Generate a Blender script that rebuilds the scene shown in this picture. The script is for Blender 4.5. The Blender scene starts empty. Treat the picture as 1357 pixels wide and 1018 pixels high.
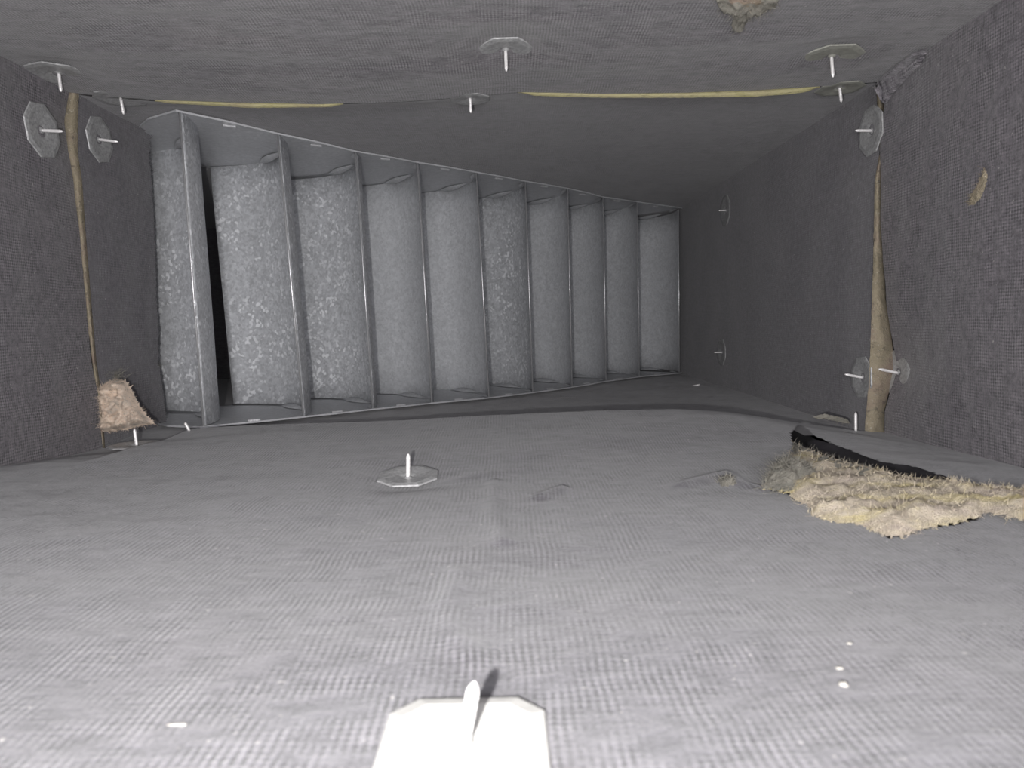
import bpy, bmesh, math, random
import numpy as np
from mathutils import Vector, Matrix, noise
from mathutils.bvhtree import BVHTree
random.seed(7)
sc = bpy.context.scene
COL = sc.collection
V3 = Vector

# ------------------------------------------------------------ camera
YAW, PIT, ROL, FPX, CZ = .004, .0851, -.0195, 932.1, .0834
fw = V3((math.sin(YAW)*math.cos(PIT), math.cos(YAW)*math.cos(PIT), -math.sin(PIT)))
r0 = V3((math.cos(YAW), -math.sin(YAW), 0)); u0 = r0.cross(fw)
rt = r0*math.cos(ROL)+u0*math.sin(ROL); up = u0*math.cos(ROL)-r0*math.sin(ROL)
CAM = V3((0, 0, CZ))
cd = bpy.data.cameras.new('camera'); cam = bpy.data.objects.new('camera', cd); COL.objects.link(cam)
cd.sensor_width = 36; cd.lens = FPX/1357*36; cd.clip_start = .01; cd.clip_end = 50
m = Matrix((rt, up, -fw)).transposed().to_4x4(); m.translation = CAM; cam.matrix_world = m
cd.dof.use_dof = True; cd.dof.focus_distance = .62; cd.dof.aperture_fstop = 22
sc.camera = cam

# ------------------------------------------------------------ light and exposure
w = bpy.data.worlds.new('world'); sc.world = w; w.use_nodes = True
w.node_tree.nodes['Background'].inputs[0].default_value = (.80, .80, .90, 1)
w.node_tree.nodes['Background'].inputs[1].default_value = .40
def lamp(name, kind, loc, energy, size, color, target):
    l = bpy.data.lights.new(name, kind); o = bpy.data.objects.new(name, l); COL.objects.link(o)
    l.energy = energy; l.color = color
    if kind == 'AREA': l.shape = 'RECTANGLE'; l.size, l.size_y = size
    else: l.shadow_soft_size = size
    o.location = loc; o.rotation_euler = (V3(target)-V3(loc)).to_track_quat('-Z', 'Y').to_euler()
    return o
# the phone's flash beside its lens, and two added fill lamps, behind the camera and in the branch
lamp('phone_flash', 'POINT', (-.024, .0, .068), 6.3, .0025, (1, .985, .97), (0, 1, 0))
lamp('rear_fill', 'AREA', (0, -.16, .105), 2.55, (.26, .10), (.98, .97, 1), (0, 1, .13))
lamp('branch_fill', 'AREA', (-.92, .78, .15), .10, (.12, .2), (.97, .97, 1), (-.45, 1.26, .13))  # unseen fill added to lift the dark gap beside the first vane
sc.view_settings.view_transform = 'Standard'; sc.view_settings.look = 'None'
sc.view_settings.gamma = 1; sc.view_settings.use_curve_mapping = False
sc.view_settings.exposure = 0.0
sc.cycles.use_denoising = True

# ------------------------------------------------------------ helpers
def proj(P):
    d = V3(P)-CAM; z = d.dot(fw)
    return 678.5+FPX*d.dot(rt)/z, 509-FPX*d.dot(up)/z
def ray(px, py): return (rt*((px-678.5)/FPX)-up*((py-509)/FPX)+fw).normalized()
def at(px, py, Y):                       # the point of depth Y seen at a pixel
    d = ray(px, py); return CAM+d*(Y/d.y)
def interp(pts, x):
    return float(np.interp(x, [p[0] for p in pts], [p[1] for p in pts]))
def sstep(a, b, x):
    t = min(1, max(0, (x-a)/(b-a))); return t*t*(3-2*t)
def link(name, me, mat, parent=None, smooth=False):
    o = bpy.data.objects.new(name, me); COL.objects.link(o)
    if mat: me.materials.append(mat)
    if parent: o.parent = parent
    if smooth: me.polygons.foreach_set('use_smooth', [True]*len(me.polygons))
    me.update(); return o
def pymesh(name, vs, fs, mat, parent=None, smooth=False, uvs=None):
    me = bpy.data.meshes.new(name); me.from_pydata([tuple(v) for v in vs], [], fs)
    if uvs is not None:
        ul = me.uv_layers.new(name='UVMap'); li = np.zeros(len(me.loops), dtype=np.int32)
        me.loops.foreach_get('vertex_index', li)
        ul.data.foreach_set('uv', np.array(uvs, dtype=np.float32)[li].ravel())
    return link(name, me, mat, parent, smooth)
def nz(p, s, seed=0): return noise.noise(V3((p[0]*s[0]+seed*7.3, p[1]*s[1]-seed*3.1, p[2]*s[2]+seed)))
def fbm(p, s, seed=0, octs=3):
    a, t, f = 1, 0, 1
    for i in range(octs):
        t += a*nz(p, (s*f, s*f, s*f), seed+i); a *= .5; f *= 2.1
    return t

# ------------------------------------------------------------ materials
def newmat(name):
    m = bpy.data.materials.new(name); m.use_nodes = True
    nt = m.node_tree; return m, nt, nt.nodes['Principled BSDF']
def N(nt, t, **k):
    n = nt.nodes.new(t)
    for a, b in k.items():
        if a in ('op', 'operation'): n.operation = b
        else: setattr(n, a, b)
    return n
def math_(nt, op, a, b=None, c=None):
    n = N(nt, 'ShaderNodeMath', op=op)
    for i, v in enumerate((a, b, c)):
        if v is None: continue
        if isinstance(v, (int, float)): n.inputs[i].default_value = v
        else: nt.links.new(v, n.inputs[i])
    return n.outputs[0]
def noise_(nt, vec, scale, detail=3, rough=.5):
    n = N(nt, 'ShaderNodeTexNoise'); n.inputs['Scale'].default_value = scale
    n.inputs['Detail'].default_value = detail; n.inputs['Roughness'].default_value = rough
    nt.links.new(vec, n.inputs['Vector']); return n.outputs['Fac']
def ramp_(nt, fac, stops):
    r = N(nt, 'ShaderNodeValToRGB'); e = r.color_ramp.elements
    while len(e) < len(stops): e.new(.5)
    for el, (p, c) in zip(e, stops): el.position = p; el.color = (*c, 1) if len(c) == 3 else c
    nt.links.new(fac, r.inputs[0]); return r.outputs[0]
def mix_(nt, f, a, b, mode='MIX'):
    n = N(nt, 'ShaderNodeMix', data_type='RGBA', blend_type=mode)
    for s, v in ((n.inputs[0], f), (n.inputs[6], a), (n.inputs[7], b)):
        if isinstance(v, (int, float)): s.default_value = v
        elif isinstance(v, tuple): s.default_value = (*v, 1)
        else: nt.links.new(v, s)
    return n.outputs[2]

def liner(name, thread=(.165, .155, .175), gap=(.05, .047, .054), dust=.5, pitch=.00205, contrast=1., wr=1., vw=1.):
    m, nt, b = newmat(name)
    uv = N(nt, 'ShaderNodeUVMap').outputs[0]
    geo = N(nt, 'ShaderNodeTexCoord').outputs['Object']
    wob = N(nt, 'ShaderNodeTexNoise'); wob.inputs['Scale'].default_value = 35; nt.links.new(geo, wob.inputs['Vector'])
    wv = N(nt, 'ShaderNodeVectorMath', op='MULTIPLY_ADD'); nt.links.new(wob.outputs['Color'], wv.inputs[0])
    wv.inputs[1].default_value = (.003, .003, 0); nt.links.new(uv, wv.inputs[2])
    sx = N(nt, 'ShaderNodeSeparateXYZ'); nt.links.new(wv.outputs[0], sx.inputs[0])
    k = 2*math.pi/pitch
    a = math_(nt, 'SINE', math_(nt, 'MULTIPLY', sx.outputs[0], k))
    c = math_(nt, 'SINE', math_(nt, 'MULTIPLY', sx.outputs[1], k))
    h = math_(nt, 'ADD', a, math_(nt, 'MULTIPLY', c, vw))
    h = math_(nt, 'MULTIPLY_ADD', h, .5/(1+vw), .5)                      # threads high, holes of the mesh low
    fine = noise_(nt, geo, 1100, 2, .7); mp = N(nt, 'ShaderNodeMapping'); mp.inputs['Scale'].default_value = (.4, 1, 1); nt.links.new(geo, mp.inputs[0]); mid = noise_(nt, mp.outputs[0], 210, 4, .75); big = noise_(nt, geo, 14, 3, .6)
    # the weave is clogged with dust in patches and single knots stand out more than others
    mk = N(nt, 'ShaderNodeMapRange'); nt.links.new(noise_(nt, geo, 55, 5, .75), mk.inputs[0]); mk.inputs[1].default_value = .40; mk.inputs[2].default_value = .64
    mk.inputs[3].default_value = .0; mk.inputs[4].default_value = 1.1
    knot = noise_(nt, geo, 480, 2, .6)
    h = math_(nt, 'MULTIPLY_ADD', math_(nt, 'SUBTRACT', h, .5), math_(nt, 'MULTIPLY', mk.outputs[0], math_(nt, 'MULTIPLY_ADD', knot, 2.0, -.1)), .5)
    hh = math_(nt, 'ADD', math_(nt, 'MULTIPLY', h, 1.5*contrast), math_(nt, 'MULTIPLY', fine, 1.0))
    hh = math_(nt, 'ADD', hh, math_(nt, 'MULTIPLY', math_(nt, 'SUBTRACT', mid, .5), 1.6))
    f = N(nt, 'ShaderNodeMapRange'); nt.links.new(hh, f.inputs[0]); f.inputs[1].default_value = .45+.35*contrast; f.inputs[2].default_value = 1.15+.75*contrast
    col = mix_(nt, f.outputs[0], gap, thread)
    dm = N(nt, 'ShaderNodeMapRange'); nt.links.new(big, dm.inputs[0]); dm.inputs[1].default_value = .35; dm.inputs[2].default_value = .75
    dmul = math_(nt, 'MULTIPLY', math_(nt, 'MULTIPLY', dm.outputs[0], mid), dust)
    col = mix_(nt, dmul, col, (.23, .215, .21))
    # pale lint specks
    sp = noise_(nt, geo, 420, 1, .5)
    spr = ramp_(nt, sp, [(.74, (0, 0, 0)), (.80, (.6, .6, .6))])
    col = mix_(nt, spr, col, (.40, .38, .36))
    nt.links.new(col, b.inputs['Base Color'])
    b.inputs['Roughness'].default_value = .62; b.inputs['Specular IOR Level'].default_value = .35
    b.inputs['Sheen Weight'].default_value = .25; b.inputs['Sheen Roughness'].default_value = .5
    bh = math_(nt, 'ADD', math_(nt, 'MULTIPLY', h, .0004), math_(nt, 'MULTIPLY', fine, .0003))
    bh = math_(nt, 'ADD', bh, math_(nt, 'MULTIPLY', mid, .0006*wr))
    bp = N(nt, 'ShaderNodeBump'); bp.inputs['Distance'].default_value = 1.0; bp.inputs['Strength'].default_value = .7
    nt.links.new(bh, bp.inputs['Height']); nt.links.new(bp.outputs[0], b.inputs['Normal'])
    return m
M = {}
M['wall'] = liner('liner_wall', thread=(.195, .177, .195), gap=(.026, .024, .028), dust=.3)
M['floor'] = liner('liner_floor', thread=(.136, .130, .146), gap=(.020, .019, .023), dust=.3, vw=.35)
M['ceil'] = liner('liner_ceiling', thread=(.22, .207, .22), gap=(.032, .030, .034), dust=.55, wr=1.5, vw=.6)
M['far'] = liner('liner_far', thread=(.175, .163, .182), gap=(.065, .061, .068), dust=.2, contrast=.6, wr=.8)

def plain(name, col, rough=.8, metal=0., var=.3, sc_=60, bump=.0005):
    m, nt, b = newmat(name); g = N(nt, 'ShaderNodeTexCoord').outputs['Object']
    n = noise_(nt, g, sc_, 4, .65)
    c = ramp_(nt, n, [(.3, tuple(x*(1-var) for x in col)), (.7, tuple(min(1, x*(1+var)) for x in col))])
    nt.links.new(c, b.inputs['Base Color']); b.inputs['Roughness'].default_value = rough; b.inputs['Metallic'].default_value = metal
    bp = N(nt, 'ShaderNodeBump'); bp.inputs['Distance'].default_value = bump; nt.links.new(n, bp.inputs['Height'])
    nt.links.new(bp.outputs[0], b.inputs['Normal']); return m
M['mat'] = plain('black_gap_backing', (.018, .016, .02), .9)
M['washer'] = plain('thin_galvanised_washer', (.36, .36, .36), .5, .25, .35, 420, .0003)
M['plate_lit'] = plain('flash_whitened_plate', (.40, .395, .38), .5, .1, .05, 300, .0002)  # washer colour made paler to copy the flash glare on the near plate
M['washer_pale'] = plain('dusty_washer', (.34, .34, .30), .6, .3, .2, 300, .0002)
M['pin'] = plain('bright_pin_steel', (.85, .83, .82), .35, .35, .08, 500)

def fibre(name, cols, sc_=90, dark=(.10, .09, .07)):
    m, nt, b = newmat(name); g = N(nt, 'ShaderNodeTexCoord').outputs['Object']
    mp = N(nt, 'ShaderNodeMapping'); mp.inputs['Scale'].default_value = (.45, 1.6, 1.3); nt.links.new(g, mp.inputs[0])
    n1 = noise_(nt, mp.outputs[0], sc_*.7, 4, .6); n2 = noise_(nt, g, sc_*12, 3, .8); n3 = noise_(nt, mp.outputs[0], sc_*3, 4, .7)
    c = ramp_(nt, n1, [(.32, cols[0]), (.5, cols[1]), (.68, cols[2])])
    dk = ramp_(nt, n3, [(.34, (.6, .6, .6)), (.44, (0, 0, 0))])
    c = mix_(nt, dk, c, dark)
    lt = ramp_(nt, n2, [(.60, (0, 0, 0)), (.72, (.7, .7, .7))])
    c = mix_(nt, lt, c, (.66, .62, .55))
    nt.links.new(c, b.inputs['Base Color']); b.inputs['Roughness'].default_value = .85
    bp = N(nt, 'ShaderNodeBump'); bp.inputs['Distance'].default_value = .002; bp.inputs['Strength'].default_value = .8
    nt.links.new(n2, bp.inputs['Height']); nt.links.new(bp.outputs[0], b.inputs['Normal']); return m
M['fibre'] = fibre('pink_and_yellow_fibreglass', [(.62, .53, .27), (.62, .54, .41), (.52, .44, .37)], dark=(.30, .26, .21))
M['fibre_grey'] = fibre('dusty_fibreglass', [(.22, .215, .185), (.32, .30, .255), (.24, .23, .20)], 160)
M['fibre_brown'] = fibre('brown_fibreglass_edge', [(.24, .205, .14), (.30, .255, .18), (.25, .19, .15)], 60, (.07, .06, .05))
M['fibre_yellow'] = fibre('yellow_fibreglass_edge', [(.50, .46, .22), (.55, .50, .28), (.46, .40, .24)], 120, (.25, .22, .12))
M['fibre_pink'] = fibre('pink_fibreglass_clump', [(.86, .72, .58), (.84, .68, .55), (.60, .52, .44)], 110)
M['crumb'] = plain('pale_crumb', (.30, .285, .26), .8)

def galv(name, base=(.68, .69, .71), lo=.78, hi=1.18, speck=.85):
    m, nt, b = newmat(name); g = N(nt, 'ShaderNodeTexCoord').outputs['Object']
    vo = N(nt, 'ShaderNodeTexVoronoi'); vo.inputs['Scale'].default_value = 420; nt.links.new(g, vo.inputs['Vector'])
    vs = N(nt, 'ShaderNodeSeparateXYZ'); nt.links.new(vo.outputs['Color'], vs.inputs[0])
    vo2 = N(nt, 'ShaderNodeTexVoronoi'); vo2.inputs['Scale'].default_value = 330; nt.links.new(g, vo2.inputs['Vector'])
    v2 = N(nt, 'ShaderNodeSeparateXYZ'); nt.links.new(vo2.outputs['Color'], v2.inputs[0])
    big = noise_(nt, g, 26, 3, .6); mid = noise_(nt, g, 110, 4, .65)
    f = math_(nt, 'ADD', math_(nt, 'MULTIPLY', vs.outputs[0], .35), math_(nt, 'MULTIPLY', mid, .65))
    c = ramp_(nt, f, [(.25, tuple(x*lo for x in base)), (.75, tuple(x*hi for x in base))])
    sp = math_(nt, 'MULTIPLY', math_(nt, 'GREATER_THAN', v2.outputs[1], .86), math_(nt, 'MULTIPLY', ramp_(nt, big, [(.36, (.15, .15, .15)), (.6, (1, 1, 1))]), speck))
    c = mix_(nt, math_(nt, 'MULTIPLY', sp, .9), c, (.97, .98, 1.0))
    nt.links.new(c, b.inputs['Base Color']); nt.links.new(math_(nt, 'MULTIPLY_ADD', sp, -.34, .34), b.inputs['Metallic'])
    nt.links.new(math_(nt, 'MULTIPLY_ADD', vs.outputs[1], .22, .40), b.inputs['Roughness'])
    bp = N(nt, 'ShaderNodeBump'); bp.inputs['Distance'].default_value = .0004; bp.inputs['Strength'].default_value = .35
    nt.links.new(math_(nt, 'ADD', mid, math_(nt, 'MULTIPLY', vs.outputs[2], .3)), bp.inputs['Height']); nt.links.new(bp.outputs[0], b.inputs['Normal']); return m
M['vane'] = galv('spangled_galvanised_vane')
M['vane_smooth'] = galv('smoother_galvanised_vane', (.76, .77, .79), .84, 1.12, .28)
M['rail'] = galv('dull_galvanised_rail', (.54, .545, .56), .92, 1.08, .12)
M['hem'] = plain('raw_steel_edge', (.62, .62, .63), .35, .6, .1, 300)

# ------------------------------------------------------------ the shell of the duct, seen along +Y (metres)
YS = .55                                                     # the seam between the two lined lengths of duct
XL, XR, ZC = -.324, .286, .26
TL, TR, BR, BL = at(97, 128, YS), at(1157, 112, YS), at(1168, 568, YS), at(135, 570, YS)
# where each front sheet ends, read from the photograph
C1 = [(90, 122), (130, 127), (200, 132), (300, 136), (420, 138), (530, 135), (622, 128), (690, 122), (800, 124), (900, 123), (1000, 120), (1080, 115), (1130, 111), (1160, 109)]
C2 = [(90, 124), (130, 129), (200, 134), (235, 134.5), (300, 138), (330, 140), (380, 139.6), (430, 139), (530, 136), (622, 129), (688, 122.5), (740, 124.5), (800, 126), (900, 126), (1000, 124.5), (1050, 121), (1082, 116), (1130, 112), (1160, 110)]
F1 = [(100, 594), (135, 593), (225, 584), (250, 568), (320, 564), (400, 561), (540, 557), (640, 551), (720, 547), (800, 543.5), (900, 542.5), (960, 546), (1010, 553), (1060, 561), (1130, 570), (1180, 574), (1200, 577)]
L1 = [(120, 92), (160, 84), (200, 88), (240, 96), (300, 103), (400, 113), (480, 122), (520, 128), (600, 136)]
L2 = [(120, 105), (160, 103), (200, 103), (240, 109), (300, 113), (400, 121), (480, 128), (520, 134), (600, 140)]
R1 = [(100, 1168), (140, 1172), (200, 1168), (300, 1169), (400, 1174), (450, 1182), (490, 1186), (520, 1178), (545, 1172), (570, 1172), (600, 1172)]
R2 = [(100, 1160), (200, 1166), (240, 1159), (350, 1157), (440, 1154), (500, 1152), (545, 1148), (570, 1146), (600, 1146)]

PINS = {}   # filled below; dimples pull the sheet toward the duct wall at each pin
def lerp(a, b, t): return a+(b-a)*t
def sheet(fn, us, vs_, name, mat, cut=None, parent=None):
    P, uv = [], []
    nu, nv = len(us), len(vs_)
    for v in vs_:
        for u in us:
            p, q = fn(u, v); P.append(p); uv.append(q)
    F = []
    for j in range(nv-1):
        for i in range(nu-1):
            a = j*nu+i; f = (a, a+1, a+nu+1, a+nu)
            if cut:
                c = (P[f[0]]+P[f[2]])*.5
                if cut(c): continue
            F.append(f)
    return P, F, uv
def inside(poly, x, y):
    c = False; n = len(poly)
    for i in range(n):
        x1, y1 = poly[i]; x2, y2 = poly[i-1]
        if (y1 > y) != (y2 > y) and x < (x2-x1)*(y-y1)/(y2-y1)+x1: c = not c
    return c
def seg_d(poly, x, y, closed=True):
    best = 1e9; n = len(poly)
    for i in range(n if closed else n-1):
        x1, y1 = poly[i]; x2, y2 = poly[(i+1) % n]
        dx, dy = x2-x1, y2-y1; t = max(0, min(1, ((x-x1)*dx+(y-y1)*dy)/(dx*dx+dy*dy+1e-12)))
        best = min(best, math.hypot(x-x1-t*dx, y-y1-t*dy))
    return best

# outline of the torn hole in the floor sheet, in floor metres, from its pixels on the plane z = 0
def on_floor(px, py, z=0.):
    d = ray(px, py); return CAM+d*((z-CZ)/d.z)
HOLE_PX = [(1060, 566), (1079, 582), (1126, 594), (1168, 610), (1210, 616), (1247, 627), (1289, 639), (1357, 644), (1400, 648), (1400, 690), (1357, 681), (1330, 677), (1303, 673), (1298, 684), (1270, 690), (1230, 697), (1200, 707), (1180, 711), (1155, 701), (1145, 693), (1110, 691), (1080, 681), (1078, 669), (1055, 661), (1048, 651), (1030, 647), (1014, 646), (1020, 632), (1038, 615), (1052, 600), (1048, 583)]
HOLE = [tuple(on_floor(*p)[:2]) for p in HOLE_PX]
RIDGES = [([(905, 643), (935, 635), (962, 627), (985, 640), (1010, 645)], .0022, .005), ([(655, 640), (652, 690), (668, 722)], .0016, .004), ([(612, 760), (592, 800), (600, 840), (628, 868)], .0014, .004),
          ([(715, 660), (745, 650)], .002, .004), ([(580, 637), (700, 625)], .0008, .006)]
RIDGES = [([tuple(on_floor(*p)[:2]) for p in pl], a, s) for pl, a, s in RIDGES]
FAR_BAND = [tuple(on_floor(*p)[:2]) for p in [(1058, 564), (1079, 581), (1126, 593), (1168, 609), (1210, 615), (1247, 626), (1289, 638), (1357, 643), (1400, 647)]]
DIMPLES = []
def dimple(p):
    t = 0
    for c, a, r in DIMPLES:
        d2 = (p-c).length_squared
        if d2 < 9*r*r: t += a*math.exp(-d2/(r*r))
    return t

def f_floor(u, Y):
    t = (Y+.3)/(YS+.3)
    L = lerp(V3((XL, Y, 0)), V3((BL.x, Y, BL.z)), t); R = lerp(V3((XR, Y, 0)), V3((BR.x, Y, BR.z)), t)
    p = lerp(L, R, u)
    w_ = sstep(.36, YS, Y)
    e = lerp(BL, BR, u); px, _ = proj(e); tgt = at(px, interp(F1, px), YS).z-e.z
    p.z += tgt*w_
    q = (p.x, p.y, 0)
    edge = max(0, min(1, (u*.61)/.03, (1-u)*.61/.03))
    p.z += edge*(.0030*nz(q, (7, 13, 1), 3)+.0008*nz(q, (18, 36, 1), 9)+.00022*nz(q, (70, 110, 1), 5))*(1-.6*sstep(.5, YS, Y))
    for pl, a, s in RIDGES:
        d = seg_d(pl, p.x, p.y, False)
        if d < 3*s: p.z += a*math.exp(-d*d/(s*s))
    d = seg_d(FAR_BAND, p.x, p.y, False)                      # loose facing beyond the tear
    p.z += dimple(p)
    return p, (p.x, p.y)
def f_ceil(u, Y):
    t = (Y+.3)/(YS+.3)
    L = lerp(V3((XL, Y, ZC)), V3((TL.x, Y, TL.z)), t); R = lerp(V3((XR, Y, ZC)), V3((TR.x, Y, TR.z)), t)
    p = lerp(L, R, u); e = lerp(TL, TR, u); px, _ = proj(e)
    p.z += (at(px, interp(C1, px), YS).z-e.z)*sstep(.40, YS, Y)
    q = (p.x, p.y, 0); edge = max(0, min(1, (u*.61)/.03, (1-u)*.61/.03))
    p.z += edge*(.0035*nz(q, (6, 20, 1), 13)+.0014*nz(q, (12, 55, 1), 19)+.0004*nz(q, (60, 140, 1), 15))*(1-.85*sstep(.50, YS, Y))
    p.z -= dimple(p)*-1
    return p, (p.x, p.y)
def f_side(sgn):
    X0, T, B, E = (XL, TL, BL, L1) if sgn < 0 else (XR, TR, BR, R1)
    def f(u, Y):
        t = (Y+.3)/(YS+.3)
        b_ = lerp(V3((X0, Y, 0)), V3((B.x, Y, B.z)), t); c_ = lerp(V3((X0, Y, ZC)), V3((T.x, Y, T.z)), t)
        p = lerp(b_, c_, u); e = lerp(B, T, u); _, py = proj(e)
        p.x += (at(interp(E, py), py, YS).x-e.x)*sstep(.44, YS, Y)
        q = (0, p.y, p.z); edge = max(0, min(1, u*.26/.03, (1-u)*.26/.03))
        p.x += edge*(.0025*nz(q, (1, 14, 9), 23+sgn)+.001*nz(q, (1, 50, 40), 29+sgn))
        p.x += sgn*-1*0-sgn*-dimple(p)
        return p, (p.z, p.y)
    return f

# far length: heights measured at the vanes
VN = [((238, 148), (270, 565)), ((368, 178), (402, 552)), ((471, 202), (494, 542)), ((553, 216), (572, 534)), ((631, 229), (648, 527)),
      ((696, 241), (706, 520)), ((752, 250), (758, 513)), ((799, 262), (803, 505)), ((844, 268), (847, 499)), ((899, 278), (900, 493))]
VT = [at(*t, .6022+.0584*k) for k, (t, b) in enumerate(VN)]
VB = [at(*b, .6022+.0584*k) for k, (t, b) in enumerate(VN)]
CP_T = [(-.35, .56, .262), (.28, .56, .262), (.285, 1.13, .264), (-.1, .56, .263), (.1, .6, .263), (.1, .75, .264)]+[(v.x, v.y, v.z) for v in VT]
CP_B = [(-.35, .56, -.004), (.29, .56, -.006), (.285, 1.13, -.002), (0, .6, -.006)]+[(v.x, v.y, v.z) for v in VB]
def idw(cp, x, y):
    a = b = 0
    for cx, cy, cz in cp:
        w_ = 1/((x-cx)**2+(y-cy)**2+.0012)**1.5; a += w_*cz; b += w_
    return a/b
def ztop(x, y): return idw(CP_T, x, y)
def zbot(x, y): return idw(CP_B, x, y)
WR2 = at(905, 383, 1.135).x
def xr_far(Y): return lerp(BR.x-.004, WR2, (Y-YS)/(1.135-YS))
def f_ceil2(u, Y):
    x = lerp(-.95, xr_far(Y), u)
    z = ztop(x, Y)+.0014
    e, _ = 0, 0
    px, _ = proj((x, YS+.004, .26))
    if 60 < px < 1200: z += (at(px, interp(C2, px), YS+.004).z-(ztop(x, YS)+.0014))*(1-sstep(YS, YS+.05, Y))
    z += (.0014*nz((x, Y, 0), (14, 14, 1), 33))*sstep(YS, YS+.05, Y)*(1 if x > -.3 else .3)*0.5
    return V3((x, Y, z)), (x, Y)
def f_floor2(u, Y):
    x = lerp(-.95, xr_far(Y)+.003, u)
    return V3((x, Y, zbot(x, Y)-.0035+.0008*nz((x, Y, 0), (16, 16, 1), 41))), (x, Y)
def f_right2(u, Y):
    z = lerp(-.012, .272, u); x = xr_far(Y)
    py = proj((x, YS+.004, z))[1]
    x += (at(interp(R2, py), py, YS+.004).x-xr_far(YS))*(1-sstep(YS, YS+.06, Y))
    x += .0012*nz((0, Y, z), (1, 20, 20), 51)*sstep(YS, YS+.05, Y)
    return V3((x, Y, z)), (z, Y)
JAG = [(150, 197), (180, 199), (200, 199), (207, 197), (230, 200), (300, 204), (350, 206), (400, 207), (440, 210), (480, 209), (486, 211), (520, 216), (560, 221)]
def f_left2(u, v):                                            # v runs 0..1 from the seam to the ragged inner corner
    z = lerp(-.010, .27, u)
    py = proj((-.32, YS, z))[1]
    xs = at(interp(L2, py), py, YS+.004).x
    pe = proj((-.325, .667, z))[1]; pex = interp(JAG, pe)+1.2*noise.noise(V3((z*420, 3, 1)))+.8*noise.noise(V3((z*1400, 7, 1)))
    d = ray(pex, pe); ye = -.325*d.y/d.x; ye = max(.62, min(.72, ye))
    Y = lerp(YS+.004, ye, v)
    x = lerp(xs, -.325, sstep(0, .45, v))
    x += .002*nz((0, Y, z), (1, 30, 22), 61)*sstep(0, .3, v)*(1-sstep(.8, 1, v))
    return V3((x, Y, z)), (z, Y)

lin = lambda a, b, n: [a+(b-a)*i/(n-1) for i in range(n)]
def warp(a, b, n, k=.5):                                     # denser towards b
    return [a+(b-a)*(1-(1-i/(n-1))**(1+k)) for i in range(n)]
def cut_floor(c): return inside(HOLE, c.x+.0012*noise.noise(c*500), c.y+.0015*noise.noise(c*420+V3((3, 1, 2))))
SURF = {}
def build_surfaces(final):
    k = 1 if final else .4
    n = lambda a: max(8, int(a*k))
    SURF.clear()
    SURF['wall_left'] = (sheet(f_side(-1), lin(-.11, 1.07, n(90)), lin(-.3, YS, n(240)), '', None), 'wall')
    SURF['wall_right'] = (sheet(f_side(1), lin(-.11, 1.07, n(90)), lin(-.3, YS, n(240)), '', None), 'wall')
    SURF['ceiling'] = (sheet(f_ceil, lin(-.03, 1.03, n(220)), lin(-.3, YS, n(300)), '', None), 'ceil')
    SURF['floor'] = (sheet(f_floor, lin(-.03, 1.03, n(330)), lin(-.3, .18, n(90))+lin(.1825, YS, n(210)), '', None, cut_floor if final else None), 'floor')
    SURF['ceiling_rear'] = (sheet(f_ceil2, lin(0, 1, n(130)), lin(YS+.004, 1.262, n(90)), '', None), 'far')
    SURF['floor_rear'] = (sheet(f_floor2, lin(0, 1, n(130)), lin(YS+.004, 1.262, n(90)), '', None), 'far')
    SURF['wall_right_rear'] = (sheet(f_right2, lin(0, 1, n(60)), lin(YS+.004, 1.262, n(110)), '', None), 'far')
    SURF['wall_left_rear'] = (sheet(f_left2, lin(0, 1, n(260)), lin(0, 1, n(60)), '', None), 'far')
def bvh():
    vs, fs = [], []
    for (P, F, uv), _ in SURF.values():
        o = len(vs); vs += P; fs += [tuple(i+o for i in f) for f in F]
    return BVHTree.FromPolygons(vs, fs)

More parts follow.
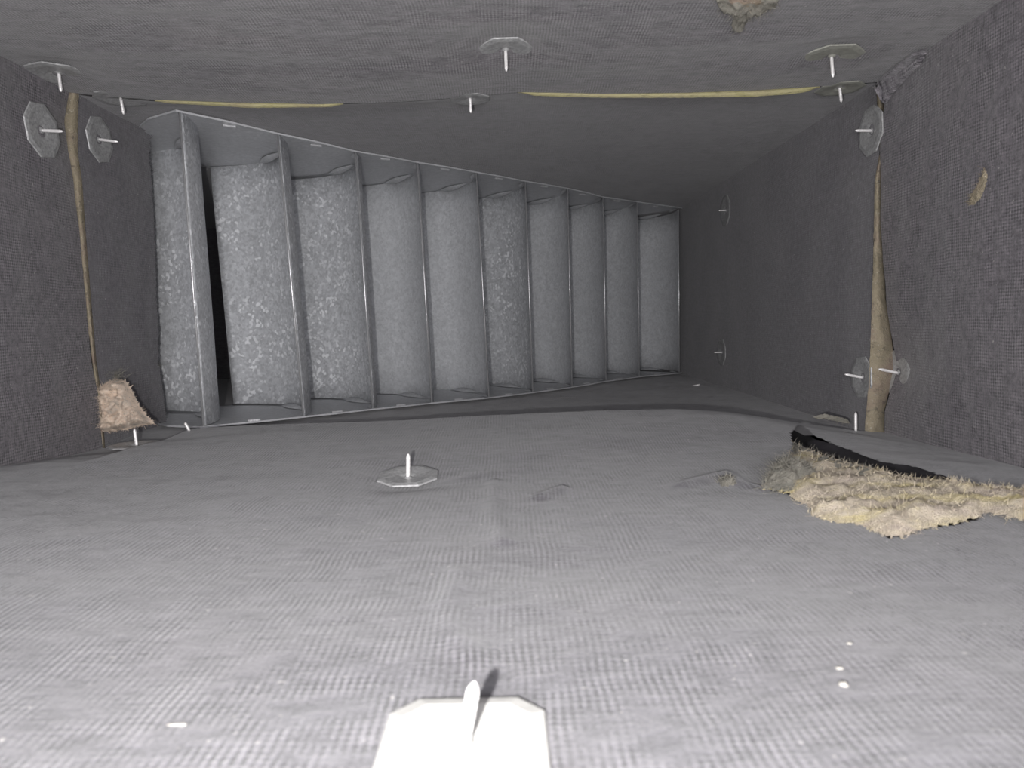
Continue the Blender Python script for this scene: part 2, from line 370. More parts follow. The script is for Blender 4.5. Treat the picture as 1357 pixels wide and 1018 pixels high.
# ---- where each pin's plate and tip appear: (plate centre, tip, side, plate width, turn, label)
PIN_SPEC = [
    ((78, 97), (81, 122), 'ceiling', .040, 18, 'galvanised plate and pin under the front ceiling, beside the top left corner of the duct', 'washer'),
    ((160, 129), (164, 152), 'ceiling_rear', .037, 12, 'plate and pin at the ceiling seam left of the first vane', 'washer'),
    ((670, 67), (671, 95), 'ceiling', .038, 0, 'octagonal plate and pin in the middle of the front ceiling, dimpling the liner', 'washer'),
    ((623, 130), (624, 150), 'ceiling_rear', .030, 0, 'plate and pin mid ceiling seam, half hidden by the sagging liner', 'washer'),
    ((1102, 75), (1104, 103), 'ceiling', .040, 4, 'dull dusty plate and pin under the front ceiling near the right wall', 'washer_pale'),
    ((1113, 116), (1115, 136), 'ceiling_rear', .034, 0, 'plate and pin tucked in the ceiling seam at the top right corner', 'washer_pale'),
    ((55, 173), (84, 174), 'wall_left', .037, 10, 'plate with pin on the front left wall, left of the brown seam strip', 'washer'),
    ((131, 185), (157, 188), 'wall_left_rear', .035, 14, 'plate with pin on the rear left wall between brown seam strip and first vane', 'washer'),
    ((1155, 173), (1133, 173), 'wall_right_rear', .037, 4, 'smooth plate with pin at the top of the right seam strip', 'washer'),
    ((962, 279), (952, 279), 'wall_right_rear', .038, 0, 'small distant plate with pin high on the dark rear right wall', 'washer'),
    ((957, 467), (946, 467), 'wall_right_rear', .034, 0, 'small distant plate with pin low on the dark rear right wall', 'washer'),
    ((1143, 500), (1119, 496), 'wall_right_rear', .033, 6, 'plate with pin low on the rear right wall, left of the brown seam strip', 'washer'),
    ((1190, 494), (1164, 489), 'wall_right', .036, 6, 'plate with pin low on the front right wall, its pin crossing the brown seam strip', 'washer'),
    ((541, 636), (541, 601), 'floor', .033, 3, 'grey plate with upright pin in the middle of the front floor', 'washer'),
    ((615, 990), (629, 903), 'floor', .034, 0, 'large plate whitened by the flash, with upright pin at the bottom edge of the picture', 'plate_lit'),
    ((181, 591), (178, 568), 'floor', .036, 0, 'sunken plate with upright pin below the pink fibreglass clump in the left corner', 'washer'),
]
LONE = [   # pins whose plate is buried in the liner: base px, tip px, side, label
    ((1134, 571), (1134, 546), 'floor', 'upright pin without visible plate at the foot of the brown right seam strip'),
    ((250, 571), (246, 562), 'floor', 'short white pin tip poking up at the foot of the first vane'),
    ((926, 511), (913, 513), 'floor_rear', 'small pin lying over on the rear floor before the last vane'),
    ((1008, 519), (1001, 518), 'floor_rear', 'faint pin tip at the foot of the rear right wall'),
]
build_surfaces(False)
B0 = bvh()
for (c, t, side, s, a, lab, mt) in PIN_SPEC:
    h = B0.ray_cast(CAM, ray(*c))
    if h[0]:
        amp = {'ceiling': .006, 'floor': -.004, 'wall_left': -.004, 'wall_right': .004}.get(side, 0)
        if c == (615, 990): amp = -.001
        if c == (181, 591): amp = -.002
        DIMPLES.append((h[0].copy(), abs(amp) if side in ('ceiling', 'wall_right') else -abs(amp), .026))
def f_fix(): pass
build_surfaces(True)
B1 = bvh()
STRUCT_LABEL = {
    'wall_left': 'front left wall lined with dusty black woven mat', 'wall_right': 'front right wall lined with black woven mat, a small pale tear in it',
    'ceiling': 'front ceiling lined with sagging black mat', 'floor': 'front floor lined with dusty grey woven mat, torn at the right',
    'ceiling_rear': 'smoother dark ceiling beyond the seam', 'floor_rear': 'dark floor strip beyond the raised edge of the front liner',
    'wall_right_rear': 'dark right wall beyond the brown seam strip', 'wall_left_rear': 'narrow dark left wall strip with ragged edge by the vanes'}
OBJ = {}
def tag(o, label=None, cat=None, group=None, kind=None):
    if label: o['label'] = label
    if cat: o['category'] = cat
    if group: o['group'] = group
    if kind: o['kind'] = kind
    return o
for nme, ((P, F, uv), mt) in list(SURF.items()):
    OBJ[nme] = tag(pymesh(nme, P, F, M[mt], None, True, uv), STRUCT_LABEL[nme], {'w': 'wall', 'c': 'ceiling', 'f': 'floor'}[nme[0]], None, 'structure')

# sheet-metal casing behind the liners: closes the duct and gives the torn places something to show
def quadbox(name, a, b, mat, lab=None, cat='duct wall'):
    bm = bmesh.new(); bmesh.ops.create_cube(bm, size=1)
    for v in bm.verts: v.co = V3(tuple(a[i]+(b[i]-a[i])*(v.co[i]+.5) for i in range(3)))
    me = bpy.data.meshes.new(name); bm.to_mesh(me); bm.free(); o = link(name, me, mat)
    return tag(o, lab, cat, None, 'structure')
quadbox('floor_casing', (-.96, -.3, -.040), (.33, 1.30, -.036), M['mat'], 'black backing under the floor liner', 'floor')
quadbox('ceiling_casing', (-.96, -.3, .290), (.33, 1.30, .294), M['mat'], 'black backing above the ceiling liner', 'ceiling')
quadbox('wall_right_casing', (.318, -.3, -.036), (.322, 1.30, .290), M['mat'], 'black backing behind the right liner', 'wall')
quadbox('wall_left_casing', (-.364, -.3, -.036), (-.360, .66, .290), M['mat'], 'black backing behind the left liner', 'wall')
def flat(name, fn, nu, nv, lab, cat):
    P, F, uv = sheet(fn, lin(0, 1, nu), lin(0, 1, nv), '', None)
    return tag(pymesh(name, P, F, M['far'], None, True, uv), lab, cat, None, 'structure')
flat('wall_back', lambda u, v: (V3((lerp(-.95, .30, u), 1.262+.001*nz((u, v, 0), (20, 8, 1), 2), lerp(-.01, .28, v))), (u*1.25, v*.28)), 40, 12, 'dark back wall of the side branch behind the vanes', 'wall')
flat('wall_branch_near', lambda u, v: (V3((lerp(-.95, -.352, u), .702+.001*nz((u, v, 0), (12, 8, 1), 6), lerp(-.01, .28, v))), (u*.6, v*.28)), 30, 12, 'dark near wall of the side branch behind the inner corner', 'wall')
flat('wall_branch_end', lambda u, v: (V3((-.945, lerp(.69, 1.27, u), lerp(-.01, .28, v))), (u*.57, v*.28)), 20, 12, 'dark far end of the side branch', 'wall')

# ------------------------------------------------------------ turning vanes
root = bpy.data.objects.new('turning_vane_assembly', None); COL.objects.link(root); root.location = (VB[0].x, VB[0].y, VB[0].z)
tag(root, 'row of ten curved galvanised turning vanes held between a ceiling rail and a floor rail', 'turning vanes')
bpy.context.view_layer.update()
def child(o, par):
    o.parent = par; o.matrix_parent_inverse = par.matrix_world.inverted()
    return o
R_, LIP = .114, .010
def vane_path(p):
    pts = [(p.x, p.y), (p.x, p.y+LIP*.5), (p.x, p.y+LIP)]
    for i in range(1, 29):
        a = math.pi/2*i/28
        pts.append((p.x-R_*(1-math.cos(a)), p.y+LIP+R_*math.sin(a)))
    return pts
for k in range(10):
    T, B = VT[k], VB[k]
    pt, pb = vane_path(T), vane_path(B)
    zt_, zb_ = T.z, B.z+.0004
    n = len(pt); vs, fs = [], []
    rows = 7
    for side in (0, 1):
        for j in range(rows+1):
            f = j/rows
            for i in range(n):
                x = lerp(pb[i][0], pt[i][0], f); y = lerp(pb[i][1], pt[i][1], f)
                # normal to the curve, small thickness; a faint oil-can wave
                a = 0 if i < 3 else math.pi/2*(i-2)/28
                th = side*.0008
                x += th*math.cos(a); y += th*math.sin(a)
                wv_ = .0006*noise.noise(V3((x*20, y*20+k, f*4)))
                vs.append(V3((x+wv_*math.cos(a)*min(1, i/8), y+wv_*math.sin(a), lerp(zb_, zt_, f))))
    S = (rows+1)*n
    for j in range(rows):
        for i in range(n-1):
            a = j*n+i
            fs.append((a, a+n, a+n+1, a+1)); fs.append((a+S, a+S+1, a+S+n+1, a+S+n))
        a = j*n; fs.append((a, a+S, a+S+n, a+n)); a = j*n+n-1; fs.append((a, a+n, a+S+n, a+S))
    for i in range(n-1):
        a = i; fs.append((a, a+1, a+S+1, a+S)); a = rows*n+i; fs.append((a, a+S, a+S+1, a+1))
    v = child(pymesh('vane', vs, fs, M['vane' if k in (0, 1, 2, 5) else 'vane_smooth'], None, True), root)
    me = v.data
    # rolled bright hem at the leading edge
    hv, hf = [], []
    for (P_) in (B, T):
        for q in range(8):
            a = q*math.pi/4
            hv.append(V3((P_.x+.0001+.0009*math.cos(a), P_.y-.0005+.0007*math.sin(a), P_.z)))
    for q in range(8): hf.append((q, (q+1) % 8, 8+(q+1) % 8, 8+q))
    hf += [tuple(range(7, -1, -1)), tuple(range(8, 16))]
    bpy.context.view_layer.update()
    h = child(pymesh('hem', hv, hf, M['hem'], None, True), v); h['label'] = 'thin bright leading edge'

def rail(top):
    near = [(-.322, .640), (-.303, .618)]
    src = VT if top else VB
    for k in range(10):
        near.append((src[k].x-.001, src[k].y-.004))
        if k < 9: near.append(((src[k].x+src[k+1].x)/2, (src[k].y+src[k+1].y)/2-.005))
    near.append((.280, 1.134))
    vs, fs = [], []; sg = 1 if top else -1
    zf = ztop if top else zbot
    nn = len(near); W = 9
    for (x, y) in near:
        for j in range(W):
            f = j/(W-1); fx = x-.125*f; fy = y+.128*f
            if x < -.30 and fy < .70: fx = max(fx, -.322)
            fy = min(fy, 1.25)
            vs.append(V3((fx, fy, zf(fx, fy)+sg*.0004)))
    for i in range(nn-1):
        for j in range(W-1):
            a = i*W+j; fs.append((a, a+1, a+W+1, a+W))
    # folded lip along the near side
    o = len(vs)
    for (x, y) in near:
        z = zf(x, y)
        vs.append(V3((x, y-.0006, z-sg*.0008))); vs.append(V3((x, y-.0006, z+sg*.0008)))
    for i in range(nn-1): a = o+2*i; fs.append((a, a+2, a+3, a+1))
    bpy.context.view_layer.update()
    rl = child(pymesh('rail', vs, fs, M['rail'], None, False), root)
    rl['label'] = 'rail against the ceiling' if top else 'rail on the floor'
    bpy.context.view_layer.update()
    # stamped tabs that grip each vane: an arched tongue beside the curve and a flat clip by the leading edge
    for k in range(10):
        P_ = src[k]; pth = vane_path(P_)
        def strip(i0, i1, wd, hgt, lab=None, inner=True):
            vv, ff = [], []; n_ = i1-i0+1
            for q in range(n_):
                i = i0+q; x, y = pth[i]; a = 0 if i < 3 else math.pi/2*(i-2)/28
                nx, ny = -math.cos(a), -math.sin(a)
                if not inner: nx, ny = -nx, -ny
                t = q/(n_-1); ww = wd*math.sin(math.pi*min(1, max(.12, t*.9+.08)))
                hh = hgt*math.sin(math.pi*min(.95, max(.05, t)))
                z = zf(x, y)
                for (f_, hz) in ((.0, .001), (.5, 1.), (1., .05)):
                    vv.append(V3((x+nx*(.001+ww*f_), y+ny*(.001+ww*f_), z-sg*(hh*hz+.0003))))
            for q in range(n_-1):
                for j in range(2): a_ = q*3+j; ff.append((a_, a_+1, a_+4, a_+3))
            return child(pymesh('tab', vv, ff, M['rail'], None, True), rl)
        strip(10, 20, .012, .0048)
        strip(1, 7, .007, .0022)
        if k < 9:                                            # slot punched between vanes
            cx, cy = (P_.x+src[k+1].x)/2-.004, (P_.y+src[k+1].y)/2+.006
            z = zf(cx, cy)-sg*.0012; d1 = V3((.0045, .003, 0)); d2 = V3((-.0008, .0012, 0)); c_ = V3((cx, cy, z))
            ff = [(0, 1, 2, 3), (4, 7, 6, 5), (0, 4, 5, 1), (1, 5, 6, 2), (2, 6, 7, 3), (3, 7, 4, 0)]
            vv = [c_-d1-d2, c_+d1-d2, c_+d1+d2, c_-d1+d2]; vv += [p+V3((0, 0, sg*.0015)) for p in vv]
            child(pymesh('lug', vv, ff, M['hem'], None), rl)
    return rl
rail(True); rail(False)

# ------------------------------------------------------------ fibreglass: strips in the seams, tears, clumps
def strands(name, seeds, length, mat, parent, spread=1., thick=.00014, label=None, up_=V3((0, 0, 1)), flatness=.35):
    vs, fs = [], []
    for s, n_ in seeds:
        L_ = length*random.uniform(.35, 1.3)
        d = (n_*flatness+V3((random.gauss(0, 1), random.gauss(0, .7), random.gauss(0, .6)))*spread*.6).normalized()
        side = d.cross(V3((random.random(), random.random(), random.random()))).normalized()*thick
        bend = V3((random.gauss(0, 1), random.gauss(0, 1), random.gauss(0, 1)))*L_*.25
        o = len(vs)
        for t in (0, .33, .66, 1):
            c = s+d*L_*t+bend*t*t
            wd = side*(1-t*.8); vs += [c-wd, c+wd]
        for q in range(3): a = o+2*q; fs.append((a, a+1, a+3, a+2))
    o = pymesh(name, vs, fs, mat)
    bpy.context.view_layer.update()
    if parent: child(o, parent)
    o['kind'] = 'stuff'
    if label: o['label'] = label
    return o

def snap(poly, x, y):
    best = (1e9, x, y); n = len(poly)
    for i in range(n):
        x1, y1 = poly[i]; x2, y2 = poly[(i+1) % n]; dx, dy = x2-x1, y2-y1
        t = max(0, min(1, ((x-x1)*dx+(y-y1)*dy)/(dx*dx+dy*dy+1e-12))); q = (x1+t*dx, y1+t*dy)
        d = math.hypot(x-q[0], y-q[1])
        if d < best[0]: best = (d, *q)
    return best[1], best[2]
def patch(name, poly, base, nrm, h, mat, parent, label, amp=.003, step=3., fs_=90, tuft=0, tlen=.006, rag=1.5, cat=None, edge_w=10, tmat=None, spec=None):
    """a cushion of fibre filling an outline: poly in pixels, base(px,py)->point on the surface, nrm = outward direction"""
    xs = [p[0] for p in poly]; ys = [p[1] for p in poly]
    x0, x1, y0, y1 = min(xs)-step, max(xs)+step, min(ys)-step, max(ys)+step
    nx = int((x1-x0)/step)+2; ny = int((y1-y0)/step)+2
    ids = {}; vs = []; fs = []; seeds = []
    def vid(i, j):
        if (i, j) in ids: return ids[(i, j)]
        px, py = x0+i*step, y0+j*step
        d = seg_d(poly, px, py); ins = inside(poly, px, py)
        if not ins:
            px, py = snap(poly, px, py); d = 0
            px += rag*.9*noise.noise(V3((px*.35, py*.35, 1))); py += rag*.9*noise.noise(V3((px*.35, py*.35, 9)))
        b = base(px, py)
        e = sstep(0, edge_w, d) if ins else -.12
        off = h*e+(amp*fbm(b, fs_, 5)+amp*.5*nz(b, (fs_*4,)*3, 8))*(max(e, .15))
        vs.append(b+nrm*off)
        ids[(i, j)] = len(vs)-1; return len(vs)-1
    for i in range(nx):
        for j in range(ny):
            px, py = x0+(i+.5)*step, y0+(j+.5)*step
            if not inside(poly, px, py): continue
            f = (vid(i, j+1), vid(i+1, j+1), vid(i+1, j), vid(i, j)); fs.append(f)
    o = pymesh(name, vs, fs, mat, None, True, [(v.y+v.x, v.z) for v in vs])
    bpy.context.view_layer.update()
    if parent: child(o, parent)
    if label: o['label'] = label
    if cat: o['category'] = cat
    if tuft:
        for _ in range(tuft):
            f = random.choice(fs); q = vs[f[0]]
            if random.random() < .5:                        # favour the rim
                q = min((vs[random.choice(fs)[0]] for _ in range(6)), key=lambda v: seg_d(poly, *proj(v)))
            seeds.append((q+V3((random.uniform(-1, 1), random.uniform(-1, 1), 0))*.001, nrm))
        bpy.context.view_layer.update()
        strands('loose_fibres', seeds, tlen, tmat or mat, o)
    return o

# strips of insulation showing in the side seams
def seam_strip(name, A, Bc, y0, y1, mat, par, lab, bulge, sgn, n=150):
    vs, fs = [], []; W = 9
    for i in range(n):
        py = lerp(y0, y1, i/(n-1))
        xa = interp(A, py)+.9*noise.noise(V3((py*.11, 1, sgn))); xb = interp(Bc, py)+1.1*noise.noise(V3((py*.13, 5, sgn)))
        for j in range(W):
            f = j/(W-1)
            Y = lerp(YS+.001, YS+.006, f)-bulge*math.sin(math.pi*f)
            if sgn > 0: Y += .007*(1-sstep(195, 225, py))
            px_ = lerp(xa, xb, f); p = at(px_, py, Y)
            p.y -= .0018*fbm(p, 160, 4)*math.sin(math.pi*f)
            vs.append(p)
    for i in range(n-1):
        for j in range(W-1):
            a = i*W+j; fs.append((a, a+1, a+W+1, a+W))
    o = pymesh(name, vs, fs, mat, None, True); bpy.context.view_layer.update(); child(o, par); o['label'] = lab
    seeds = [(random.choice(vs), V3((0, -1, 0))) for _ in range(260)]
    bpy.context.view_layer.update(); strands('loose_fibres', seeds, .0035, M['fibre_grey'], o, thick=.00012)
    return o
seam_strip('insulation_edge', L1, L2, 122, 604, M['fibre_brown'], OBJ['wall_left_rear'], 'brown dusty strip of insulation in the left seam', .003, -1)
seam_strip('insulation_edge', R2, R1, 112, 590, M['fibre_brown'], OBJ['wall_right_rear'], 'tan strip of insulation in the right seam', .005, 1)
def top_strip(x0, x1, lab):
    vs, fs = [], []; n = 120; W = 5
    for i in range(n):
        px = lerp(x0, x1, i/(n-1)); ya, yb = interp(C1, px), interp(C2, px)
        bite = 1.6+1.6*max(0, noise.noise(V3((px*.3, 1, 4)))); e = sstep(0, 25, px-x0)*sstep(0, 20, x1-px)
        ext = (2.6 if x0 < 600 else 3.2)*e
        for j in range(W):
            f = j/(W-1)
            p = at(px, lerp(ya-2.0, yb+ext+bite*.25*f, f), YS+.0035-.003*math.sin(math.pi*f)); p.y -= .0008*nz(p, (500,)*3, 3)
            vs.append(p)
    for i in range(n-1):
        for j in range(W-1):
            a = i*W+j; fs.append((a, a+W, a+W+1, a+1))
    o = pymesh('insulation_edge', vs, fs, M['fibre_yellow'], None, True); bpy.context.view_layer.update(); child(o, OBJ['ceiling_rear']); o['label'] = lab
top_strip(205, 455, 'thin yellow insulation edge in the left half of the ceiling seam')
top_strip(686, 1086, 'yellow insulation edge in the right half of the ceiling seam')

# the big tear in the floor
fl = lambda z: (lambda px, py: on_floor(px, py, z))
FIB = [(1046, 583), (1056, 588), (1092, 604), (1137, 615), (1184, 627), (1237, 636), (1263, 636), (1289, 641), (1357, 648), (1420, 652), (1420, 706), (1357, 688), (1330, 684), (1303, 679), (1300, 686), (1270, 692), (1230, 699), (1200, 709), (1180, 712), (1155, 703), (1145, 695), (1110, 693), (1076, 683), (1074, 671), (1053, 663), (1046, 653), (1030, 649), (1010, 647), (1018, 632), (1036, 613), (1050, 600)]
pt_ = patch('exposed_fibreglass', FIB, fl(.0002), V3((0, -.25, 1)).normalized(), .0036, M['fibre'], OBJ['floor'], 'ragged yellow and pink fibreglass exposed by the tear in the floor liner', amp=.0028, step=2.5, fs_=70, tuft=3200, tlen=.0026, rag=6, edge_w=14)
# grey furry flap at the left end of the tear and a lifted ridge
patch('torn_flap', [(1012, 646), (1020, 630), (1034, 614), (1046, 612), (1062, 620), (1088, 628), (1072, 640), (1050, 650), (1030, 650)], fl(.001), V3((0, -.2, 1)).normalized(), .007, M['fibre_grey'], OBJ['floor'], 'grey furry flap curled up at the left end of the tear', amp=.004, step=2.2, fs_=120, tuft=900, tlen=.006, rag=4, edge_w=9)
patch('torn_flap', [(1047, 584), (1062, 590), (1092, 604), (1135, 618), (1180, 630), (1200, 638), (1180, 645), (1140, 640), (1100, 628), (1070, 618), (1052, 604)], fl(.0006), V3((0, -.2, 1)).normalized(), .003, M['fibre_grey'], OBJ['floor'], 'grey dusty ridge of fibre along the far side of the tear', amp=.0035, step=2.2, fs_=110, tuft=350, tlen=.003, rag=4, edge_w=9)
# black strip standing in for the shade under the facing beyond the tear
vs, fs = [], []
TOPL = [(1058, 564), (1079, 581), (1126, 593), (1168, 609), (1210, 615), (1247, 626), (1289, 638), (1357, 643), (1420, 648)]
BOTL = [(1046, 584), (1079, 596), (1126, 609), (1168, 621), (1210, 630), (1247, 636), (1289, 643), (1357, 650), (1420, 656)]
for i in range(60):
    px = lerp(1056, 1415, i/59)
    a = B1.ray_cast(CAM, ray(px, interp(TOPL, px)-.2)); A = a[0] if a[0] else on_floor(px, interp(TOPL, px))
    Bp = on_floor(px, interp(BOTL, px)+2, -.003)
    for j in range(5):
        f = j/4; p = lerp(A, Bp, f); p.y += .01*math.sin(math.pi*f); p.z -= .002*math.sin(math.pi*f)
        vs.append(p-V3((0, 0, .0006 if j == 0 else 0)))
for i in range(59):
    for j in range(4): a = i*5+j; fs.append((a, a+1, a+6, a+5))
bpy.context.view_layer.update()
child(tag(pymesh('gap_shade', vs, fs, M['mat'], None, True), 'black strip standing in for the shade in the gap beyond the tear'), OBJ['floor'])

def on_surf(off=.0006):
    def f(px, py):
        h = B1.ray_cast(CAM, ray(px, py))
        return (h[0]-ray(px, py)*off) if h[0] else at(px, py, .5)
    return f
patch('exposed_fibreglass', [(946, -6), (1034, -6), (1030, 8), (1012, 14), (1000, 17), (993, 22), (990, 30), (984, 39), (974, 39), (968, 34), (974, 22), (966, 14), (952, 10)], on_surf(), V3((0, 0, -1)), .003, M['fibre_grey'], OBJ['ceiling'], 'small tear with grey and yellow fibre at the top edge of the ceiling', amp=.003, step=1.6, tuft=260, tlen=.004, rag=4, edge_w=5)
patch('exposed_fibreglass', [(962, -4), (1010, -4), (1012, 4), (990, 9), (968, 7)], on_surf(.003), V3((0, 0, -1)), .002, M['fibre_brown'], OBJ['ceiling'], 'tan core of the ceiling tear', amp=.002, step=1.6, tuft=60, tlen=.003, rag=2, edge_w=4)
patch('exposed_fibreglass', [(1304, 221), (1309, 232), (1305, 250), (1299, 264), (1291, 272), (1284, 272), (1285, 260), (1293, 248), (1299, 236)], on_surf(), V3((-1, 0, 0)), .0006, M['fibre_brown'], OBJ['wall_right'], 'small pale scrape in the front right wall liner', amp=.0015, step=1.3, tuft=120, tlen=.0025, rag=2, edge_w=4)
patch('exposed_fibreglass', [(950, 636), (962, 630), (974, 636), (976, 642), (958, 645)], on_surf(.001), V3((0, 0, 1)), .002, M['fibre_grey'], OBJ['floor'], 'small furry scuff left of the large tear', amp=.0015, step=1.3, tuft=160, tlen=.003, rag=3, edge_w=4)
patch('frayed_edge', [(1075, 566), (1092, 567), (1110, 571), (1128, 574), (1122, 567), (1100, 562), (1088, 561)][::-1], lambda px, py: at(px, py-12, YS), V3((0, -1, 0)), .001, M['fibre_grey'], OBJ['floor_rear'], 'pale frayed edge beside the right seam', amp=.001, step=1.5, tuft=80, tlen=.003, rag=2, edge_w=3)

M['scrim'] = liner('open_scrim', thread=(.30, .28, .30), gap=(.03, .027, .032), dust=.1, pitch=.0024)
patch('liner_fold', [(1156, 116), (1170, 100), (1190, 84), (1212, 68), (1232, 62), (1222, 84), (1200, 106), (1184, 124), (1174, 138), (1168, 136)], on_surf(.0035), V3((-.7, -.3, -.6)).normalized(), .003, M['scrim'], OBJ['wall_right'], 'folded corner of coarse open weave', amp=.001, step=1.5, tuft=0, rag=1.5, edge_w=6)
# pink clump stuffed into the lower left corner
CL = [(131, 514), (143, 506), (156, 501), (168, 505), (174, 514), (179, 524), (186, 538), (196, 551), (206, 562), (190, 564), (165, 570), (140, 573), (124, 572), (134, 561), (135, 545), (131, 530)]
clump = patch('fibreglass_clump', CL, lambda px, py: at(px, py, YS+.003), V3((.25, -1, .1)).normalized(), .012, M['fibre_pink'], None, 'pink fibreglass clump stuffed in the lower left corner, below the brown seam strip', amp=.008, step=1.6, fs_=160, tuft=1500, tlen=.004, rag=7, cat='insulation clump', edge_w=9)
# whisps
seeds = [(at(155+random.gauss(0, 5), 500+random.gauss(0, 3), YS-.006), V3((0, -.3, 1))) for _ in range(140)]
bpy.context.view_layer.update(); strands('stray_fibres', seeds, .010, M['fibre_grey'], clump, thick=.00012, label='grey wisps on top')
seeds = [(at(208+random.gauss(0, 1.5), 486+random.gauss(0, 2), .66), V3((0, -1, 0))) for _ in range(70)]
strands('stray_fibres', seeds, .006, M['fibre_grey'], OBJ['wall_left_rear'], thick=.00014, label='small tuft on the ragged wall edge')
h = B1.ray_cast(CAM, ray(1168, 618))
if h[0]:
    seeds = [(h[0]+V3((random.gauss(0, .0015), random.gauss(0, .001), .001)), V3((0, 0, 3))) for _ in range(120)]
    strands('stray_fibres', seeds, .016, M['fibre_grey'], OBJ['floor'], thick=.00016, spread=.5, flatness=1., label='upright tuft of fibres behind the tear')
# frayed threads along the ragged left wall edge
P = SURF['wall_left_rear'][0][0]
edge = P[-260:]
seeds = [(random.choice(edge), V3((.6, -.4, 0))) for _ in range(420)]
strands('frayed_threads', seeds, .0035, M['far'], OBJ['wall_left_rear'], thick=.00018)

# ------------------------------------------------------------ pins and plates
def plate_mesh(name, s, dish, ch=.29):
    bm = bmesh.new(); c = ch*s; h = s/2
    out = [(h-c, h), (h, h-c), (h, -h+c), (h-c, -h), (-h+c, -h), (-h, -h+c), (-h, h-c), (-h+c, h)][::-1]
    rings = []
    for f, z in ((1., -.0007), (.97, .0), (.80, .0004), (.62, .0001), (.30, -.0006), (.16, -dish), (.07, -dish*.4)):
        ring = []
        for i in range(32):
            a = i/32*8; q = int(a); t = a-q
            x = lerp(out[q][0], out[(q+1) % 8][0], t); y = lerp(out[q][1], out[(q+1) % 8][1], t)
            if f < .5:
                r = math.hypot(x, y); k = lerp(1, h/r, .9); x, y = x*k, y*k
            ring.append(bm.verts.new((x*f, y*f, z)))
        rings.append(ring)
    for a, b in zip(rings, rings[1:]):
        for i in range(32): bm.faces.new((a[i], a[(i+1) % 32], b[(i+1) % 32], b[i]))
    bmesh.ops.recalc_face_normals(bm, faces=bm.faces)
    r = bmesh.ops.solidify(bm, geom=list(bm.faces), thickness=.0004)
    me = bpy.data.meshes.new(name); bm.to_mesh(me); bm.free(); return me
def spike_mesh(name, L, r=.00125):
    bm = bmesh.new(); prev = None; n = 12
    segs = [(-.0015, .9)]+[(L*.84*i/10, .92+.08*(i % 2)) for i in range(11)]+[(L*.93, .62), (L*.98, .25), (L, .04)]
    for z, k in segs:
        ring = [bm.verts.new((r*k*math.cos(q*2*math.pi/n), r*k*math.sin(q*2*math.pi/n), z)) for q in range(n)]
        if prev:
            for q in range(n): bm.faces.new((prev[q], prev[(q+1) % n], ring[(q+1) % n], ring[q]))
        else: bm.faces.new(ring[::-1])
        prev = ring
    bm.faces.new(prev)
    me = bpy.data.meshes.new(name); bm.to_mesh(me); bm.free(); return me
NRM = {'ceiling': (0, 0, -1), 'ceiling_rear': (0, 0, -1), 'floor': (0, 0, 1), 'floor_rear': (0, 0, 1), 'wall_left': (1, 0, 0), 'wall_left_rear': (1, 0, 0), 'wall_right': (-1, 0, 0), 'wall_right_rear': (-1, 0, 0)}
BS = {k: BVHTree.FromPolygons(v[0][0], v[0][1]) for k, v in SURF.items()}
def tip_on(base, n_, px, py):                                # the point of the tip's line of sight nearest to the pin's axis
    d = ray(px, py); w0 = CAM-base; a, b, c = d.dot(d), d.dot(n_), n_.dot(n_); D, E_ = d.dot(w0), n_.dot(w0)
    s = (b*E_-c*D)/(a*c-b*b); return CAM+d*s
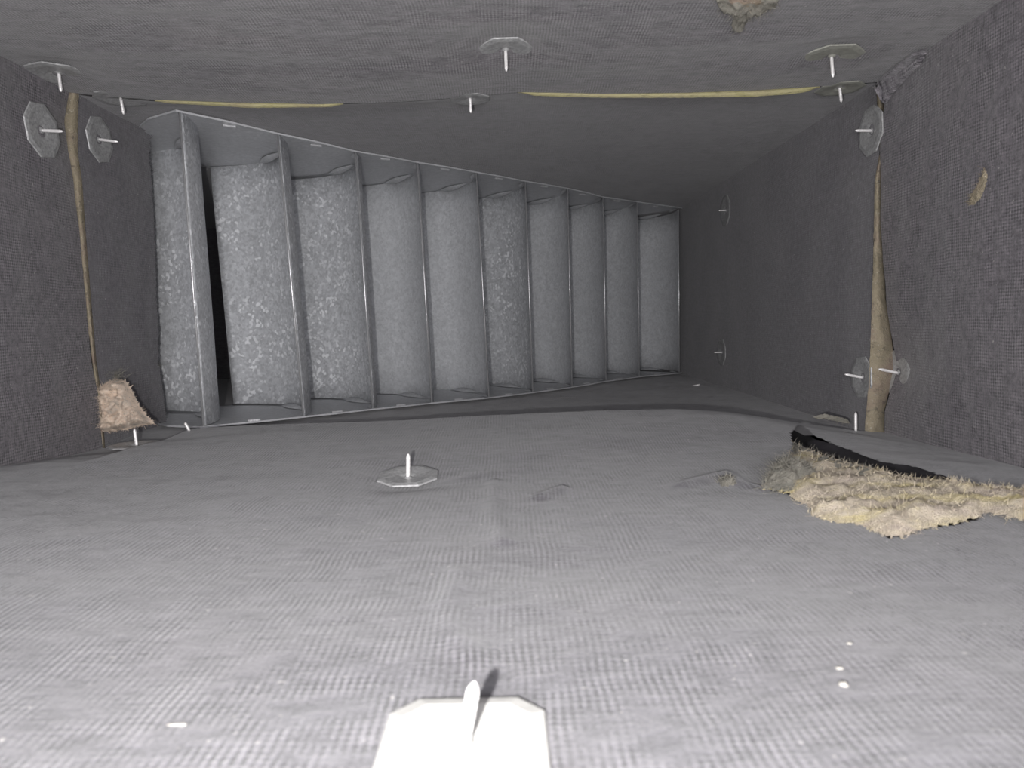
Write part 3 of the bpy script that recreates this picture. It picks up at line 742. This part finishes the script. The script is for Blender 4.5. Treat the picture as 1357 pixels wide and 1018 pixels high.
def pin(c, t, side, s, turn, lab, mt, plate=True):
    n_ = V3(NRM[side]); hit = BS[side].ray_cast(CAM, ray(*c))
    if hit[0] is None:
        pl = {'floor': ('z', 0), 'floor_rear': ('z', -.004), 'ceiling': ('z', .26), 'ceiling_rear': ('z', .262)}.get(side, ('y', YS))
        d = ray(*c); k_ = ((pl[1]-CZ)/d.z) if pl[0] == 'z' else YS/d.y
        base = CAM+d*k_
    else:
        base = hit[0]
        m_ = hit[1] if hit[1].dot(n_) > 0 else -hit[1]
        n_ = (n_*.75+m_*.25).normalized()
    if c == (541, 636): n_ = V3((0, -.13, 1)).normalized()
    base = base+n_*(.0028 if c == (541, 636) else .0012)
    tip = at(*t, base.y) if side == 'floor_rear' else tip_on(base, n_, *t); ax = tip-base; L = ax.length
    if L > .03: L = .03
    ax = ax.normalized() if ax.dot(n_) > .004 or side == 'floor_rear' else n_
    r = bpy.data.objects.new('insulation_pin', None); COL.objects.link(r); r.location = base
    r.rotation_euler = ax.to_track_quat('Z', 'Y').to_euler()
    tag(r, lab, 'insulation pin', 'insulation pins and plates holding the duct liner')
    q = bpy.data.objects.new('spike', spike_mesh('spike', max(L, .006), .0014 if c[1] > 900 else (.0012 if base.y < .7 else .001))); COL.objects.link(q); q.data.materials.append(M['pin']); q.parent = r
    for p_ in q.data.polygons: p_.use_smooth = True
    if plate:
        w_ = bpy.data.objects.new('plate', plate_mesh('plate', s, .0008 if c[1] > 900 else .0016, .17 if c[1] > 900 else .29)); COL.objects.link(w_); w_.data.materials.append(M[mt]); w_.parent = r
        # the plate lies with the liner, not always square to its pin
        R = ax.to_track_quat('Z', 'Y').to_matrix(); Nl = R.inverted() @ n_
        base_dir = V3((0, 1, 0)) if abs(n_.z) < .7 else V3((1, 0, 0))
        yl = R.inverted() @ base_dir; yl = (yl-Nl*yl.dot(Nl)).normalized(); xl = yl.cross(Nl)
        mm = Matrix((xl, yl, Nl)).transposed() @ Matrix.Rotation(math.radians(turn), 3, 'Z')
        w_.rotation_euler = mm.to_euler()
    return r
for a in PIN_SPEC: pin(*a)
for c, t, side, lab in LONE: pin(c, t, side, .03, 0, lab, 'washer', False)

# ------------------------------------------------------------ crumbs on the floor
def crumb(px, py, s, lab, stretch=(1, 1, .6), mat='crumb'):
    h = B1.ray_cast(CAM, ray(px, py)); bm = bmesh.new(); bmesh.ops.create_icosphere(bm, subdivisions=2, radius=s)
    for v in bm.verts:
        v.co *= 1+.45*noise.noise(v.co*(1.6/s)); v.co = V3(tuple(v.co[i]*stretch[i] for i in range(3)))
    me = bpy.data.meshes.new('crumb'); bm.to_mesh(me); bm.free()
    o = link('crumb', me, M[mat], None, True); o.location = h[0]+V3((0, 0, s*stretch[2]*.4)); tag(o, lab, 'crumb', 'crumbs of debris on the floor liner')
crumb(1118, 908, .0010, 'pale crumb on the near floor below the large tear')
crumb(1113, 886, .0006, 'small tan crumb just behind the pale crumb on the near floor', (1.6, 1, .5))
crumb(1126, 853, .0005, 'tiny fleck on the floor between the crumbs and the large tear', (1.5, 1, .5))
crumb(236, 961, .0010, 'flat white fleck on the near floor at the lower left', (2.4, .4, .25))
